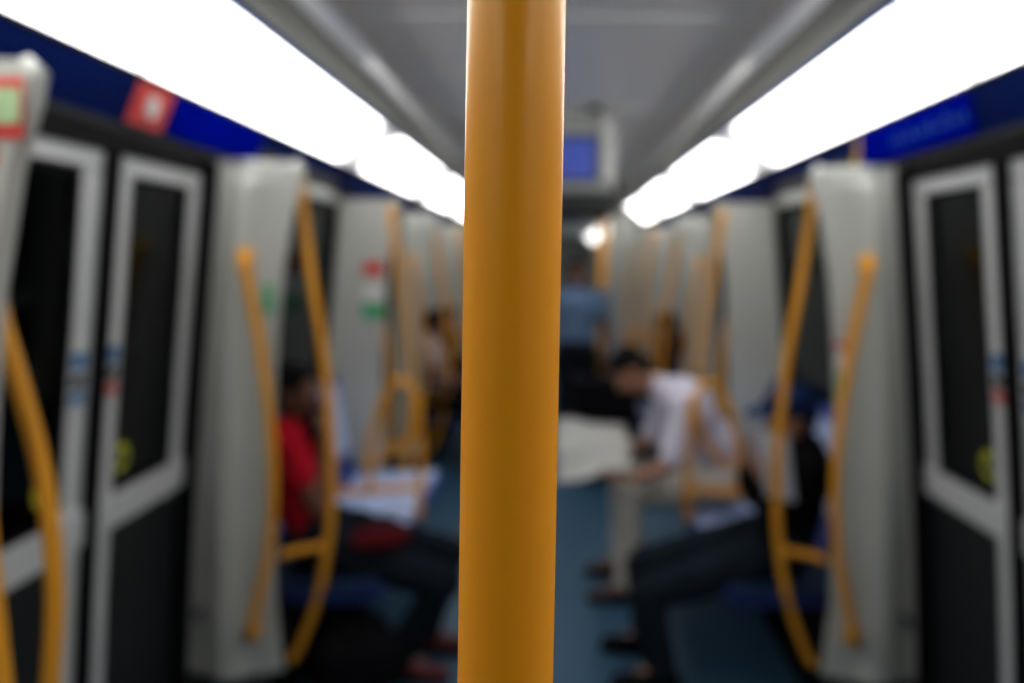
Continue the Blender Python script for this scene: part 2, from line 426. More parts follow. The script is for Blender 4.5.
for s in (-1,1):
    S=side_w[s]
    # near screen of the left doorway (the photographer stands just beyond the right one)
    if s<0:
        screen(s,1.40,1,'white rounded draught screen at the left picture edge with red and green notice')
        t = [o for o in C.objects if o.name.startswith('draught_screen')][-1]
        def stick(nm,x,z,w,h,m,par,dy=0):
            bm=bmesh.new(); yy=1.40-.024-dy; box(bm,(x-w/2,yy-.002,z-h/2),(x+w/2,yy,z+h/2)); return put(nm,bm,m,par,t.location.copy())
        n1=stick('notice',-.958,1.875,.070,.10,M_redl,t); n1['label']='notice with red border and pale green picture'
        stick('picture',-.958,1.878,.060,.060,M_pgreen,n1,.002)
        stick('warning_mark',-.99,1.80,.035,.03,M_red,t)
        bm=bmesh.new()
        bow(s,[(1.075,1.50,1.60),(1.025,1.51,1.40),(.985,1.51,1.22),(.970,1.51,1.05),(.975,1.51,.90),(1.0,1.51,.70),(1.07,1.50,.38)],
            'nearest bowed orange handrail, foreground left, in front of the door leaf',mounts=(0,-1),mdir=-1)
        bow(s,[(.95,1.16,1.91),(.92,1.16,1.70),(.865,1.16,1.42),(.845,1.16,1.20),(.825,1.16,.95),(.825,1.16,.75),(.85,1.16,.45),(.90,1.16,.2)],
            'partial orange handrail cut off by the left picture edge',mounts=(0,-1))
        # ceiling and floor ends are carried by the near seat bay
    else:
        screen(s,1.40,1,'white draught screen just outside the right picture edge')
        bow(s,[(1.04,1.40,1.60),(1.00,1.39,1.30),(.90,1.37,.98),(.845,1.36,.85),(.84,1.36,.65),(.95,1.38,.3)],
            'orange handrail just entering the lower right picture corner',mounts=(0,-1))
    for y in (2.82,4.6,6.0,7.8,9.2):
        fd = -1 if y in (2.82,6.0,9.2) else 1
        k = desc[y]
        lab = {2.82:'large white draught screen in front of the near %s seats, beside the near door'%S,
               4.6:'white draught screen closing the far end of the near %s seats, with small stickers'%S,
               6.0:'pale draught screen beyond the second %s doorway, small and distant'%S,
               7.8:'pale draught screen at the far end of the second %s seat bay'%S,
               9.2:'pale draught screen nearest the far end of the car on the %s'%S}[y]
        st=[]
        if y==2.82 and s>0: st=[('v',1.0,1.38,.05,.02,M_redl,'red_sticker'),('v',1.005,1.24,.04,.08,M_green,'green_sticker'),('v',1.005,1.32,.04,.06,M_white,'white_sticker')]
        if y==2.82 and s<0: st=[('v',-1.0,1.52,.03,.10,M_green,'green_sticker')]
        if y==4.6 and s<0: st=[('b',-1.06,1.36,.13,.085,M_green,'green_sticker'),('b',-1.06,1.6,.12,.07,M_redl,'red_sticker'),('b',-1.06,1.47,.12,.10,M_white,'white_sticker')]
        screen(s,y,fd,lab,st)
        if y==6.0 and s<0:
            pass
        where={2.82:'on the large near %s draught screen'%S,4.6:'on the screen beyond the near %s seats'%S,6.0:'on the screen past the second %s doorway'%S,
               7.8:'on the screen past the second %s seats'%S,9.2:'on the last %s screen before the gangway'%S}[y]
        ya=y+fd*.085
        bow(s,[(x,ya,z) for x,z in A_SH],'short bowed orange handrail on the door side, '+where,mdir=-fd,group='bowed handrails')
        yb=y-fd*.085
        bow(s,[(x,yb,z) for x,z in B_SH],'tall bowed orange handrail on the seat side, '+where,group='bowed handrails',
            arm=[(.835,yb,.60),(.90,yb,.585),(.975,yb+fd*.03,.58),(.99,y-fd*.015,.58)], mounts=(-1,))

# ------------------------------------------------------------------ seats
def make_seat():
    t = thing('train_seat',(0,0,0),'','seat','moulded seats along the walls')
    bm=bmesh.new()
    # local: +x toward wall, y along car ; shell profile
    prof=[(-.36,.40),(-.34,.43),(-.05,.415),(.12,.42),(.18,.47),(.215,.62),(.25,.98),(.275,1.0),(.29,.98),(.26,.5),(.22,.38),(-.33,.37)]
    prism(bm,prof,lambda p,q:V((p[0],q,p[1])),-.205,.205)
    bmesh.ops.bevel(bm,geom=bm.edges[:],offset=.006,segments=2,affect='EDGES')
    put('shell',bm,M_seat,t)
    bm=bmesh.new()
    prism(bm,[(-.325,.432),(-.05,.421),(.115,.426),(.115,.436),(-.05,.437),(-.325,.446)],lambda p,q:V((p[0],q,p[1])),-.19,.19)
    put('cushion',bm,M_pad,t)
    bm=bmesh.new()
    prism(bm,[(.197,.56),(.215,.70),(.245,.95),(.232,.957),(.200,.71),(.182,.57)],lambda p,q:V((p[0],q,p[1])),-.17,.17)
    put('back_pad',bm,M_pad,t)
    return t
def dup(root, name_loc, sc, label):
    r=root.copy(); C.objects.link(r); r.location=name_loc; r.rotation_euler=(0,0,sc)
    r['label']=label
    for ch in root.children[:]:
        c=ch.copy(); C.objects.link(c); c.parent=r
        for g in ch.children[:]:
            d=g.copy(); C.objects.link(d); d.parent=c
    return r
proto=make_seat(); first=True
names=['nearest','second','third','farthest']
occ={(-1,0,0):'under the passenger in red',(-1,0,1):'empty with painted glare on the pad, beside the passenger in red',(-1,0,2):'empty with painted glare on the pad, beyond the arm hoop',
     (1,0,0):'under the passenger with the blue cap',(1,0,1):'empty with painted glare on the pad, between cap wearer and newspaper reader',(1,0,2):'under the newspaper reader in white'}
for s in (-1,1):
    for bi,(a,b) in enumerate(BAYS):
        for k in range(4):
            y=a+.07+.415*(k+.5)
            bay=['near','middle','far'][bi]
            lab='blue moulded seat on the %s, '%side_w[s] + occ.get((s,bi,k), '%s of four in the %s bay'%(names[k],bay))
            loc=V((s*1.0,y,0)); rot=0 if s>0 else PI
            if first:
                proto.location=loc; proto.rotation_euler=(0,0,rot); proto['label']=lab; first=False
            else:
                r=dup(proto,loc,rot,lab)
                if k==0:  # first seat of a bay: shade put into shell and pad colours, no glare
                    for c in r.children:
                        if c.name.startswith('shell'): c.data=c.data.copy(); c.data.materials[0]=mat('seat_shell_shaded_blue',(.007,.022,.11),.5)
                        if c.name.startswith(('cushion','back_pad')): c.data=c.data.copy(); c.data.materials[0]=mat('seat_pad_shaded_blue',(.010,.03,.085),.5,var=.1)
        bm=bmesh.new(); box(bm,(s*.98,a+.06,.0),(s*1.24,b-.06,.365),.01)
        for q in range(9): box(bm,(s*.972,a+.2,.06+q*.03),(s*.98,b-.2,.072+q*.03))
        sp=put('seat_plinth',bm,M_black,None,(s*1.1,(a+b)/2,0))
        tag(sp,'black boxed plinth under the %s bay seats on the %s'%(['near','middle','far'][bi],side_w[s]),'seat base')

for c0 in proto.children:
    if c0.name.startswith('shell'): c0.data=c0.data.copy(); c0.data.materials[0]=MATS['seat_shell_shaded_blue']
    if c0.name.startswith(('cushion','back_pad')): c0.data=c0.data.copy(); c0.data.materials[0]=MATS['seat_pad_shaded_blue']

# arm hoops between second and third seats
def hoop(s,y,label):
    t=thing('arm_hoop',(s*.75,y,.37),label,'handrail','looped arm hoops between seats')
    W=lambda L:[V((s*x,y,z)) for x,z in L]
    bm=bmesh.new()
    ring_tube(bm,spline(W([(.645,.40),(.635,.60),(.635,.85),(.665,1.02),(.735,1.09),(.805,1.02),(.86,.86),(.885,.70),(.87,.56)]),8),.016,12)
    put('loop',bm,M_rail,t,smooth=True)
    bm=bmesh.new(); ring_tube(bm,spline(W([(.637,.58),(.74,.575),(.87,.56),(1.0,.555),(1.17,.57)]),6),.017,12); put('crossbar',bm,M_rail,t,smooth=True)
    bm=bmesh.new(); ring_tube(bm,spline(W([(.665,1.02),(.69,.85),(.80,.72),(.885,.70)]),6),.012,10); put('brace',bm,M_rail,t,smooth=True)
    bm=bmesh.new(); ring_tube(bm,W([(.645,.43),(.645,.385),(.72,.36)]),.02,12); put('foot',bm,M_dgrey,t,smooth=True)
for s in (-1,1):
    for bi,(a,b) in enumerate(BAYS[:2]):
        hoop(s,a+.07+.83,'orange looped arm hoop rising between %s %s seats'%(['near','middle'][bi],side_w[s]))

# ------------------------------------------------------------------ ceiling lights
SEG=[-1.9,-.05,2.28,4.58,6.88,9.15,11.0]
place=['beside and behind the foreground pole','overhead, nearest','long and bright beside the near door','above the near seats','third along the car','fourth along the car, small','last before the gangway']
for s in (-1,1):
    for i,(a,b) in enumerate(zip(SEG,SEG[1:])):
        t=thing('ceiling_light',(s*1.07,a,2.25),'glowing white light panel on the %s ceiling edge, %s'%(side_w[s],place[i]),'light','ceiling light panels')
        bm=bmesh.new()
        pr=[(1.192,2.148),(1.145,2.205),(1.085,2.262),(1.02,2.308),(.957,2.343),(.967,2.36),(1.04,2.325),(1.10,2.28),(1.16,2.22),(1.205,2.16)]
        prism(bm,pr,lambda p,q:V((s*p[0],q,p[1])),a+.012,b-.012)
        put('diffuser',bm,light_mat('light_diffuser',LS*(.6 if i==0 else 1),b-a,d0=[1,1,.75,.10,.10,.10,.10][i],d1=[1,.75,.10,.05,.05,.05,.05][i]),t)
        for nm,(u,v) in (('end_cap',(a+.001,a+.011)),('end_cap',(b-.011,b-.001))):
            bm=bmesh.new(); prism(bm,pr,lambda p,q:V((s*p[0],q,p[1])),u,v); put(nm,bm,M_white,t)

# small notices on the blue headers
def header_pt(s,y,u):      # u 0..1 from bottom to top of header face
    x=1.232+(1.198-1.232)*u; z=1.995+(2.128-1.995)*u
    return V((s*(x-.004),y,z))
def header_card(name,s,ya,yb,u0,u1,m,lift=0.,skew=0.,parent=None,root=None):
    bm=bmesh.new()
    q=[header_pt(s,ya,u0),header_pt(s,yb,u0),header_pt(s,yb+skew,u1),header_pt(s,ya+skew,u1)]
    n=V((-s,0,-.26)).normalized()
    A=[bm.verts.new(p+n*lift) for p in q]; B=[bm.verts.new(p+n*(lift+.003)) for p in q]
    bm.faces.new(A); bm.faces.new(B[::-1])
    for k in range(4): bm.faces.new((A[k],B[k],B[(k+1)%4],A[(k+1)%4]))
    if parent: return sub(name,bm,m,parent,root)
    return put(name,bm,m,None,q[0])
sg=header_card('door_notice',-1,2.25,2.45,.04,.96,M_redl,.001,.03); sg.name='door_notice'
tag(sg,'slanted red notice with pale emblem on the blue band above the left door','sign')
bm=bmesh.new(); c=header_pt(-1,2.365,.5)+V((.007,0,-.002)); disc(bm,c,V((0,1,0)),V((.25,0,.97)).normalized(),.035); e=put('emblem',bm,M_white,sg,sg.location.copy())
for s in (-1,1):
    lo=2.50 if s<0 else 2.32
    mp=header_card('route_display',s,lo,3.23,.04,.96,M_blued,0.001)
    tag(mp,'saturated blue route display strip above the %s door'%side_w[s],'display')
    if s>0:
        for k in range(11):
            y=2.36+k*.05
            ln=header_card('line_mark',s,y,y+.006,.35,.5+.3*random.random(),M_lblue,.004,parent=mp,root=mp.location.copy())
# yellow strap-like tab by the right header
bm=bmesh.new()
ring_tube(bm,spline([V((1.195,3.15,2.12)),V((1.200,3.17,2.06)),V((1.195,3.19,1.99)),V((1.185,3.2,1.94))],6),.012,10)
tag(put('yellow_tab',bm,mat('tab_yellow',(.5,.32,.02),.5),None,(1.195,3.15,2.12),smooth=True),'short yellow tab hanging from the blue band above the right draught screen','tab')

# ------------------------------------------------------------------ hanging monitor
t=thing('ceiling_monitor',(0,4.2,2.43),'blue-lit information monitor in a pale housing hung under the ceiling','monitor')
bm=bmesh.new(); box(bm,(-.31,4.2,1.98),(.31,4.32,2.40),.02); put('housing',bm,M_wall,t)
bm=bmesh.new(); box(bm,(-.24,4.190,2.05),(.20,4.199,2.26),.002); put('screen',bm,M_mon,t)
bm=bmesh.new(); box(bm,(-.26,4.192,2.03),(.215,4.2,2.28),.002); put('bezel',bm,M_dgrey,t)
for sx in (-.2,.2):
    bm=bmesh.new(); box(bm,(sx-.03,4.23,2.39),(sx+.03,4.29,2.437)); put('hanger',bm,M_dgrey,t)
bm=bmesh.new(); box(bm,(.235,4.185,2.05),(.30,4.2,2.38),.006); put('side_cover',bm,M_white,t)

# ------------------------------------------------------------------ the near pole (in focus)
PX,PY=-.0169,.285
t=thing('vertical_grab_pole',(PX,PY,0),'sharp orange floor to ceiling grab pole in the foreground centre','pole')
lean=.0105
bm=bmesh.new(); ring_tube(bm,[V((PX+lean*(z-1.55),PY,z)) for z in (.0,.6,1.2,1.4,1.55,1.7,2.0,2.425)],.0176,64)
put('tube',bm,M_orange,t,smooth=True)
for z0,z1,nm in ((0,.03,'floor_flange'),(2.405,2.432,'ceiling_flange')):
    xx=PX+lean*((z0+z1)/2-1.55)
    bm=bmesh.new(); ring_tube(bm,[V((xx,PY,z0)),V((xx,PY,(z0+z1)/2)),V((xx,PY,z1))],[.045,.04,.03] if z0==0 else [.03,.04,.045],32); put(nm,bm,M_orange,t,smooth=True)

# grab poles at the far portal
for k,(x,y,lab) in enumerate(((.66,10.9,'upright orange grab pole at the right side of the far gangway opening'),(.60,10.7,'upright orange grab pole just in front of the far gangway opening, right'),(-.62,10.9,'upright orange grab pole at the left side of the far gangway opening'))):
    bm=bmesh.new(); ring_tube(bm,[V((x,y,0)),V((x,y,2.28))],.03,14); ring_tube(bm,[V((x,y,0)),V((x,y,.03))],.05,14)
    tag(put('grab_pole',bm,M_rail,None,(x,y,0),smooth=True),lab,'pole')

# ------------------------------------------------------------------ gangway and the next car
ox=0.
bm=bmesh.new()
for k in range(10):
    y=Y1+.05+k*.1; w=.86+.04*(k%2)
    for s in (-1,1): box(bm,(s*w+ox*k/12,y,0),(s*(w+.08)+ox*k/12,y+.1,2.5))
    box(bm,(-w+ox*k/12,y,2.40),(w+ox*k/12,y+.1,2.5))
struct(put('wall_gangway',bm,M_grey))
bm=bmesh.new(); box(bm,(-1.6,Y1,-.06),(1.6,28,0)); struct(put('floor_next_car',bm,M_floor))
for s in (-1,1):
    bm=bmesh.new(); box(bm,(ox+s*1.25,12.05,0),(ox+s*1.3,28,2.15)); struct(put('wall_next_car_'+side_w[s],bm,M_wall))
bm=bmesh.new(); box(bm,(ox-.95,12.05,2.40),(ox+.95,28,2.45)); struct(put('ceiling_next_car',bm,M_ceil))
bm=bmesh.new(); box(bm,(ox-1.3,28,0),(ox+1.3,28.05,2.5)); struct(put('wall_next_car_end',bm,M_wall))
for s in (-1,1):
    bm=bmesh.new(); prism(bm,[(1.19,2.15),(.95,2.35),(.97,2.38),(1.22,2.17)],lambda p,q:V((ox+s*p[0],q,p[1])),14.6,26)
    tag(put('ceiling_light',bm,M_light2,None,(ox+s*1.07,12.6,2.2)),'glowing light panel of the next car seen through the gangway, %s side'%side_w[s],'light')

# ------------------------------------------------------------------ people
def finish(bm, name, m, parent, org, vox, smooth_it=2, fac=.5, crease=0.):
    me=bpy.data.meshes.new('tmp'); bmesh.ops.recalc_face_normals(bm,faces=bm.faces[:]); bm.to_mesh(me); bm.free()
    o=bpy.data.objects.new('tmp',me); C.objects.link(o)
    r=o.modifiers.new('r','REMESH'); r.mode='VOXEL'; r.voxel_size=vox; r.use_smooth_shade=True
    sm=o.modifiers.new('s','SMOOTH'); sm.factor=fac; sm.iterations=smooth_it
    dg=bpy.context.evaluated_depsgraph_get(); dg.update()
    me2=bpy.data.meshes.new_from_object(o.evaluated_get(dg)); me2.name=name
    bpy.data.objects.remove(o); bpy.data.meshes.remove(me)
    org=V(org)
    nrm=[v.normal.copy() for v in me2.vertices] if crease else None
    for vi,v in enumerate(me2.vertices):
        p=v.co.copy()
        if crease:
            d=noise.noise(V((p.x*14,p.y*14,p.z*7)))*crease+noise.noise(V((p.x*30,p.y*30,p.z*18)))*crease*.5
            p=p+nrm[vi]*d
        v.co=p-org
    me2.materials.clear(); me2.materials.append(m)
    for f in me2.polygons: f.use_smooth=True
    n=bpy.data.objects.new(name,me2); C.objects.link(n)
    if parent is None: n.location=org
    else: n.parent=parent
    return n
def hand(bm, wrist, d, palm_n, curl=.5, mirror=1):
    """d: direction of fingers, palm_n: direction the palm faces"""
    d=V(d).normalized(); pn=V(palm_n); pn=(pn-d*pn.dot(d)).normalized(); w=d.cross(pn)*mirror
    W=V(wrist)
    for k in range(4):
        o=w*(-.027+.018*k)
        capsule(bm,W+o*.6+d*.005,W+o+d*.085,.0135,.0125,10)
    for k,L in enumerate((.062,.074,.080,.072)):
        p=W+w*(-.029+.0195*k)+d*.088; a=0; dd=d.copy()
        for j,f in enumerate((.45,.32,.23)):
            a+=curl*(.5 if j==0 else .8)
            dd=(d*math.cos(a)+pn*math.sin(a)).normalized()
            q=p+dd*L*f; capsule(bm,p,q,.0088-.0008*j,.0082-.0008*j,8); p=q
    p=W+w*.026+d*.022+pn*.006
    t1=(w*.75+d*.6+pn*.35).normalized(); q=p+t1*.042; capsule(bm,p,q,.0125,.0105,8)
    t2=(w*.35+d*.85+pn*.5).normalized(); capsule(bm,q,q+t2*.030,.0102,.0085,8)
def frame3(x,z):
    z=V(z).normalized(); x=V(x); x=(x-z*x.dot(z)).normalized(); y=z.cross(x)
    return Matrix((x,y,z)).transposed()
def person(label, J, face, up, skin, hairm, cl, vox=.009, hat=None, group=None, long_sleeve=False, sleeve=.52, shoe=M_black, curl=(.5,.5), palm=((0,0,-1),(0,0,-1)), side_v=None, hdir=None):
    """J: dict of world joints. l/r pairs as lists of two."""
    pel,belly,chest,neck,head=[V(J[k]) for k in ('pelvis','belly','chest','neck','head')]
    sv=V(J['shoulder'][1])-V(J['shoulder'][0]); sv.normalize()
    base=V((pel.x,pel.y,0))
    F=V(face).normalized(); U=V(up); U=(U-F*U.dot(F)).normalized(); HR=frame3(F,U)   # x face, z up
    b=bmesh.new()
    def torso(b,g):
        tR=frame3(sv.cross(chest-belly), chest-belly)   # local y across
        R0=frame3(sv.cross(belly-pel) if (belly-pel).length>.01 else F, belly-pel)
        ellipsoid(b,pel,(.105+g,.165+g,.115+g),R0); ellipsoid(b,belly,(.100+g,.145+g,.14+g),R0)
        ellipsoid(b,chest,(.108+g,.165+g,.17+g),tR)
        for k in (0,1): capsule(b,chest+(V(J['shoulder'][k])-chest)*.35,J['shoulder'][k],.075+g,.055+g)
        capsule(b,neck-(neck-chest)*.35,neck,.075+g,.05+g*.5)
    def arm(b,k,g,full=True):
        s_,e_,w_=J['shoulder'][k],J['elbow'][k],J['wrist'][k]
        capsule(b,s_,e_,.050+g,.038+g)
        if full: capsule(b,e_,V(e_)+(V(w_)-V(e_))*(.95),.038+g,.024+g)
    def leg(b,k,g,full=True):
        h_,n_,a_=J['hip'][k],J['knee'][k],J['ankle'][k]
        capsule(b,h_,n_,.082+g,.055+g,14)
        m_=V(n_)+(V(a_)-V(n_))*.3
        capsule(b,n_,m_,.052+g,.053+g); capsule(b,m_,V(n_)+(V(a_)-V(n_))*.97,.053+g,.036+g*1.6)
    torso(b,0)
    for k in (0,1):
        arm(b,k,0); leg(b,k,0)
        capsule(b,J['ankle'][k],V(J['ankle'][k])*.35+V(J['toe'][k])*.65,.030,.02)
        e_,w_=V(J['elbow'][k]),V(J['wrist'][k])
        dd=V(J['hand'][k]) if 'hand' in J else (w_-e_)
        hand(b,w_,dd,palm[k],curl[k],1 if k==0 else -1)
    capsule(b,neck-U*.03,head-U*.05-F*.015,.052,.048)
    HP=lambda x,y,z: head+HR@V((x,y,z))
    ellipsoid(b,HP(-.008,0,.025),(.092,.073,.088),HR); ellipsoid(b,HP(.018,0,-.045),(.066,.056,.068),HR)
    ellipsoid(b,HP(.035,0,-.095),(.035,.032,.026),HR)
    capsule(b,HP(.082,0,.012),HP(.104,0,-.024),.009,.013,10)
    for y in (-.011,.011): ellipsoid(b,HP(.094,y,-.028),(.011,.009,.009),HR,10,8)
    for y in (-.074,.074): ellipsoid(b,HP(-.005,y,-.008),(.018,.009,.032),HR,12,8)
    for y in (-.03,.03): capsule(b,HP(.076,y-.014,.028),HP(.076,y+.014,.028),.009,.009,8)
    body=finish(b,'person',skin,None,base,vox,2)
    tag(body,label,'person',group)
    for y in (-.03,.03):
        bb=bmesh.new(); ellipsoid(bb,HP(.0725,y,.006),(.012,.014,.008),HR,12,8); e=put('eye',bb,M_eyew,body,base,True)
        bb=bmesh.new(); ellipsoid(bb,HP(.0815,y,.006),(.004,.0065,.0065),HR,10,6); sub('iris',bb,M_black,e,base,True)
    bb=bmesh.new(); ellipsoid(bb,HP(.081,0,-.062),(.009,.024,.007),HR,12,8); put('mouth',bb,M_lip,body,base,True)
    # hair
    bb=bmesh.new()
    ellipsoid(bb,HP(-.022,0,.040),(.094,.083,.087),HR); ellipsoid(bb,HP(-.055,0,-.015),(.052,.074,.07),HR)
    ellipsoid(bb,HP(.035,0,.085),(.045,.06,.03),HR)
    if cl.get('long_hair'): ellipsoid(bb,HP(-.07,0,-.10),(.045,.085,.13),HR)
    finish(bb,'hair',hairm,body,base,max(vox*.8,.006),3,crease=.004)
    if hat:
        bb=bmesh.new(); ellipsoid(bb,HP(-.015,0,.055),(.108,.095,.078),HR); ellipsoid(bb,HP(-.06,0,.01),(.062,.088,.06),HR)
        h=finish(bb,'cap',hat,body,base,.007,3,crease=.002)
        bb=bmesh.new(); ellipsoid(bb,HP(.105,0,.062),(.07,.07,.007),frame3(F-U*.15,U+F*.15)); sub('peak',bb,hat,h,base,True)
    # clothes
    bb=bmesh.new(); torso(bb,.014)
    for k in (0,1): arm(bb,k,.013,long_sleeve) if long_sleeve else capsule(bb,J['shoulder'][k],V(J['shoulder'][k])+(V(J['elbow'][k])-V(J['shoulder'][k]))*sleeve,.066,.062)
    finish(bb,cl.get('top_name','shirt'),cl['top'],body,base,max(vox,.010),3,crease=.010)
    bb=bmesh.new()
    ellipsoid(bb,pel,(.122,.182,.125),frame3(sv.cross(belly-pel),belly-pel))
    for k in (0,1): leg(bb,k,.016)
    finish(bb,'trousers',cl['bottom'],body,base,max(vox,.010),3,crease=.012)
    for k in (0,1):
        a_,t_=V(J['ankle'][k]),V(J['toe'][k]); d=(t_-a_); d.z=0; d.normalize()
        if d.length<.1: d=V(F)
        hl=V((a_.x,a_.y,0))-d*.045
        R=frame3(d,V((0,0,1)))
        bb=bmesh.new()
        capsule(bb,V((hl.x,hl.y,.042)),V((hl.x,hl.y,.042))+d*.11,.038,.042); capsule(bb,V((hl.x,hl.y,.036))+d*.1,V((hl.x,hl.y,.032))+d*.215,.042,.030)
        capsule(bb,V((hl.x,hl.y,.05))+d*.02,a_+V((0,0,-.005)),.04,.042)
        for v in bb.verts:
            if v.co.z<.004: v.co.z=.004
        s=finish(bb,'shoe',shoe,body,base,.009,2)
        bb=bmesh.new()
        pts=[(-.04,-.034),(.06,-.036),(.15,-.044),(.22,-.028),(.248,0),(.22,.028),(.15,.044),(.06,.036),(-.04,.034),(-.052,0)]
        prism(bb,pts,lambda p,q:hl+d*p[0]+R@V((0,p[1],0))+V((0,0,q)),.0005,.016); sub('sole',bb,M_black,s,base)
    return body

def seated(s, y, label, cl, skin=M_skin, lean=0., headz=1.17, spread=.13, knee_x=.42, vox=.012, **kw):
    """generic passenger on a side bench facing the aisle"""
    X=lambda a: s*a
    zz=.565
    J=dict(pelvis=(X(.97),y,zz),belly=(X(.99-lean*.3),y,zz+.16),chest=(X(1.01-lean),y,zz+.36),neck=(X(1.0-lean*1.3),y,zz+.53),head=(X(.965-lean*1.6),y,headz),
        shoulder=[(X(1.01-lean),y-.19*s,zz+.44),(X(1.01-lean),y+.19*s,zz+.44)],
        elbow=[(X(.90-lean),y-.24*s,zz+.17),(X(.90-lean),y+.24*s,zz+.17)],
        wrist=[(X(.70-lean*.5),y-.12*s,zz+.125),(X(.70-lean*.5),y+.12*s,zz+.13)],
        hip=[(X(.93),y-.095*s,zz-.01),(X(.93),y+.095*s,zz-.01)],
        knee=[(X(knee_x+.05),y-spread*s,.50),(X(knee_x+.05),y+spread*s,.50)],
        ankle=[(X(knee_x+.08),y-spread*s,.09),(X(knee_x+.08),y+spread*s,.09)],
        toe=[(X(knee_x-.09),y-spread*s,.04),(X(knee_x-.09),y+spread*s,.04)])
    J.update(kw.pop('J',{})); sh=V((0,kw.pop('dy',0.),0))
    for k_,v_ in J.items():
        if k_!='hand': J[k_]=[V(q)+sh for q in v_] if isinstance(v_,list) else V(v_)+sh
    return person(label,J,kw.pop('face',(-s,0,-.1)),kw.pop('up',(0,0,1)),skin,M_hair,cl,vox=vox,**kw)
c_red=cloth('red_cotton',(.48,.012,.03)); c_jean=cloth('dark_denim',(.010,.014,.021)); c_black=cloth('black_cloth',(.008,.008,.01))
c_wh=cloth('white_shirt_cloth',(.62,.60,.70)); c_beige=cloth('beige_cloth',(.52,.50,.45)); c_blsh=cloth('pale_blue_cloth',(.13,.20,.32))
c_cap=cloth('blue_cap_cloth',(.010,.026,.085)); c_dj=cloth('dark_jeans',(.012,.018,.026)); c_pale=cloth('pale_pink_cloth',(.42,.33,.31)); c_brown=cloth('brown_cloth',(.12,.06,.035))

# 1 passenger in red, near left
s=-1
seated(s,3.06,'seated person in red short-sleeved shirt and dark trousers, near left, hand raised to face',dict(top=c_red,bottom=c_jean),M_skind,vox=.007,dy=.075,
  J=dict(pelvis=(-.97,3.08,.555),belly=(-1.02,3.08,.71),chest=(-1.05,3.07,.87),neck=(-1.05,3.06,1.02),head=(-1.035,3.05,1.135),
   shoulder=[(-1.05,3.25,.94),(-1.04,2.95,.95)],
   elbow=[(-.95,3.24,.68),(-.915,2.945,.69)],wrist=[(-.91,3.10,.90),(-.905,3.0,.91)],
   hip=[(-.90,3.18,.54),(-.90,2.99,.53)],knee=[(-.44,3.19,.435),(-.43,2.99,.395)],
   ankle=[(-.54,3.22,.10),(-.60,3.00,.10)],toe=[(-.41,3.22,.04),(-.47,2.98,.04)],
   hand=[(.1,-.15,1),(-.05,.1,1)]),palm=((-1,-.3,0),(-1,.2,0)),curl=(.5,.45),face=(1,-.12,-.18),shoe=mat('red_brown_shoe',(.10,.01,.012),.5))
# phone in raised hand of passenger in red
bm=bmesh.new(); box(bm,(-.036,-.005,-.07),(.036,.005,.07),.004)
bmesh.ops.rotate(bm,verts=bm.verts[:],matrix=Matrix.Rotation(.9,3,'Z')@Matrix.Rotation(.15,3,'Y'))
bmesh.ops.translate(bm,verts=bm.verts[:],vec=(-.945,3.095,1.015)); tag(put('phone',bm,M_black,None,(-.945,3.095,1.015)),'dark phone held up by the seated person in red','phone')
# crumpled red garment in the lap
bm=bmesh.new(); bmesh.ops.create_icosphere(bm,subdivisions=4,radius=1)
for v in bm.verts:
    p=v.co; d=1+.25*noise.noise(p*2.2)+.12*noise.noise(p*5); v.co=V((p.x*.12*d,p.y*.11*d,p.z*.035*d))+V((-.70,3.08,.565))
tag(put('folded_jacket',bm,cloth('dark_red_cloth',(.07,.006,.009)),None,(-.72,3.10,.56),smooth=True),'crumpled red jacket on the lap of the seated person in red','jacket')

# black bag on the floor by the feet of the passenger in red
bm=bmesh.new()
for (c,r) in (((-.83,2.99,.14),(.11,.12,.13)),((-.70,2.98,.14),(.13,.11,.12)),((-.76,2.99,.23),(.13,.08,.09)),((-.76,2.99,.075),(.20,.12,.074))): ellipsoid(bm,c,r)
bg=finish(bm,'bag',c_black,None,(-.76,2.99,.0),.012,4,crease=.012)
tag(bg,'black soft bag on the floor under the legs of the seated person in red','bag')
bm=bmesh.new(); ring_tube(bm,spline([V((-.85,2.97,.27)),V((-.80,2.94,.345)),V((-.72,2.94,.345)),V((-.66,2.97,.26))],6),.011,8); put('strap',bm,M_black,bg,V((-.76,2.99,0)),True)

# 2 passenger with blue cap, near right
s=1
seated(s,3.08,'seated person in blue cap and black jacket, near right, holding up a folded paper',dict(top=c_black,bottom=c_dj,top_name='jacket'),M_skin,vox=.007,dy=.065,hat=c_cap,long_sleeve=True,
  J=dict(pelvis=(.93,3.09,.55),belly=(.97,3.09,.68),chest=(.985,3.09,.81),neck=(.97,3.09,.94),head=(.94,3.08,1.045),
   shoulder=[(.96,2.94,.87),(.97,3.25,.88)],
   elbow=[(.83,2.93,.64),(.86,3.30,.66)],wrist=[(.785,2.93,.83),(.80,3.20,.80)],
   hip=[(.90,3.0,.53),(.90,3.19,.535)],knee=[(.37,2.96,.375),(.37,3.18,.405)],
   ankle=[(.42,2.95,.09),(.40,3.24,.09)],toe=[(.29,2.94,.04),(.27,3.25,.04)],hand=[(.05,.0,1),(-.1,-.1,1)]),
   palm=((1,.2,0),(1,-.3,0)),curl=(.55,.5),face=(-1,-.15,-.25))
bm=bmesh.new()
pts=[]
for k in range(7):
    for q in range(5): pts.append(bm.verts.new((.79+.115*k/6-.02*q/4, 2.925+.012*math.sin(k)+.035*q/4, .79+.24*q/4-.02*k/6)))
for k in range(6):
    for q in range(4): bm.faces.new((pts[k*5+q],pts[k*5+5+q],pts[k*5+6+q],pts[k*5+q+1]))
bmesh.ops.solidify(bm,geom=bm.faces[:],thickness=.004)
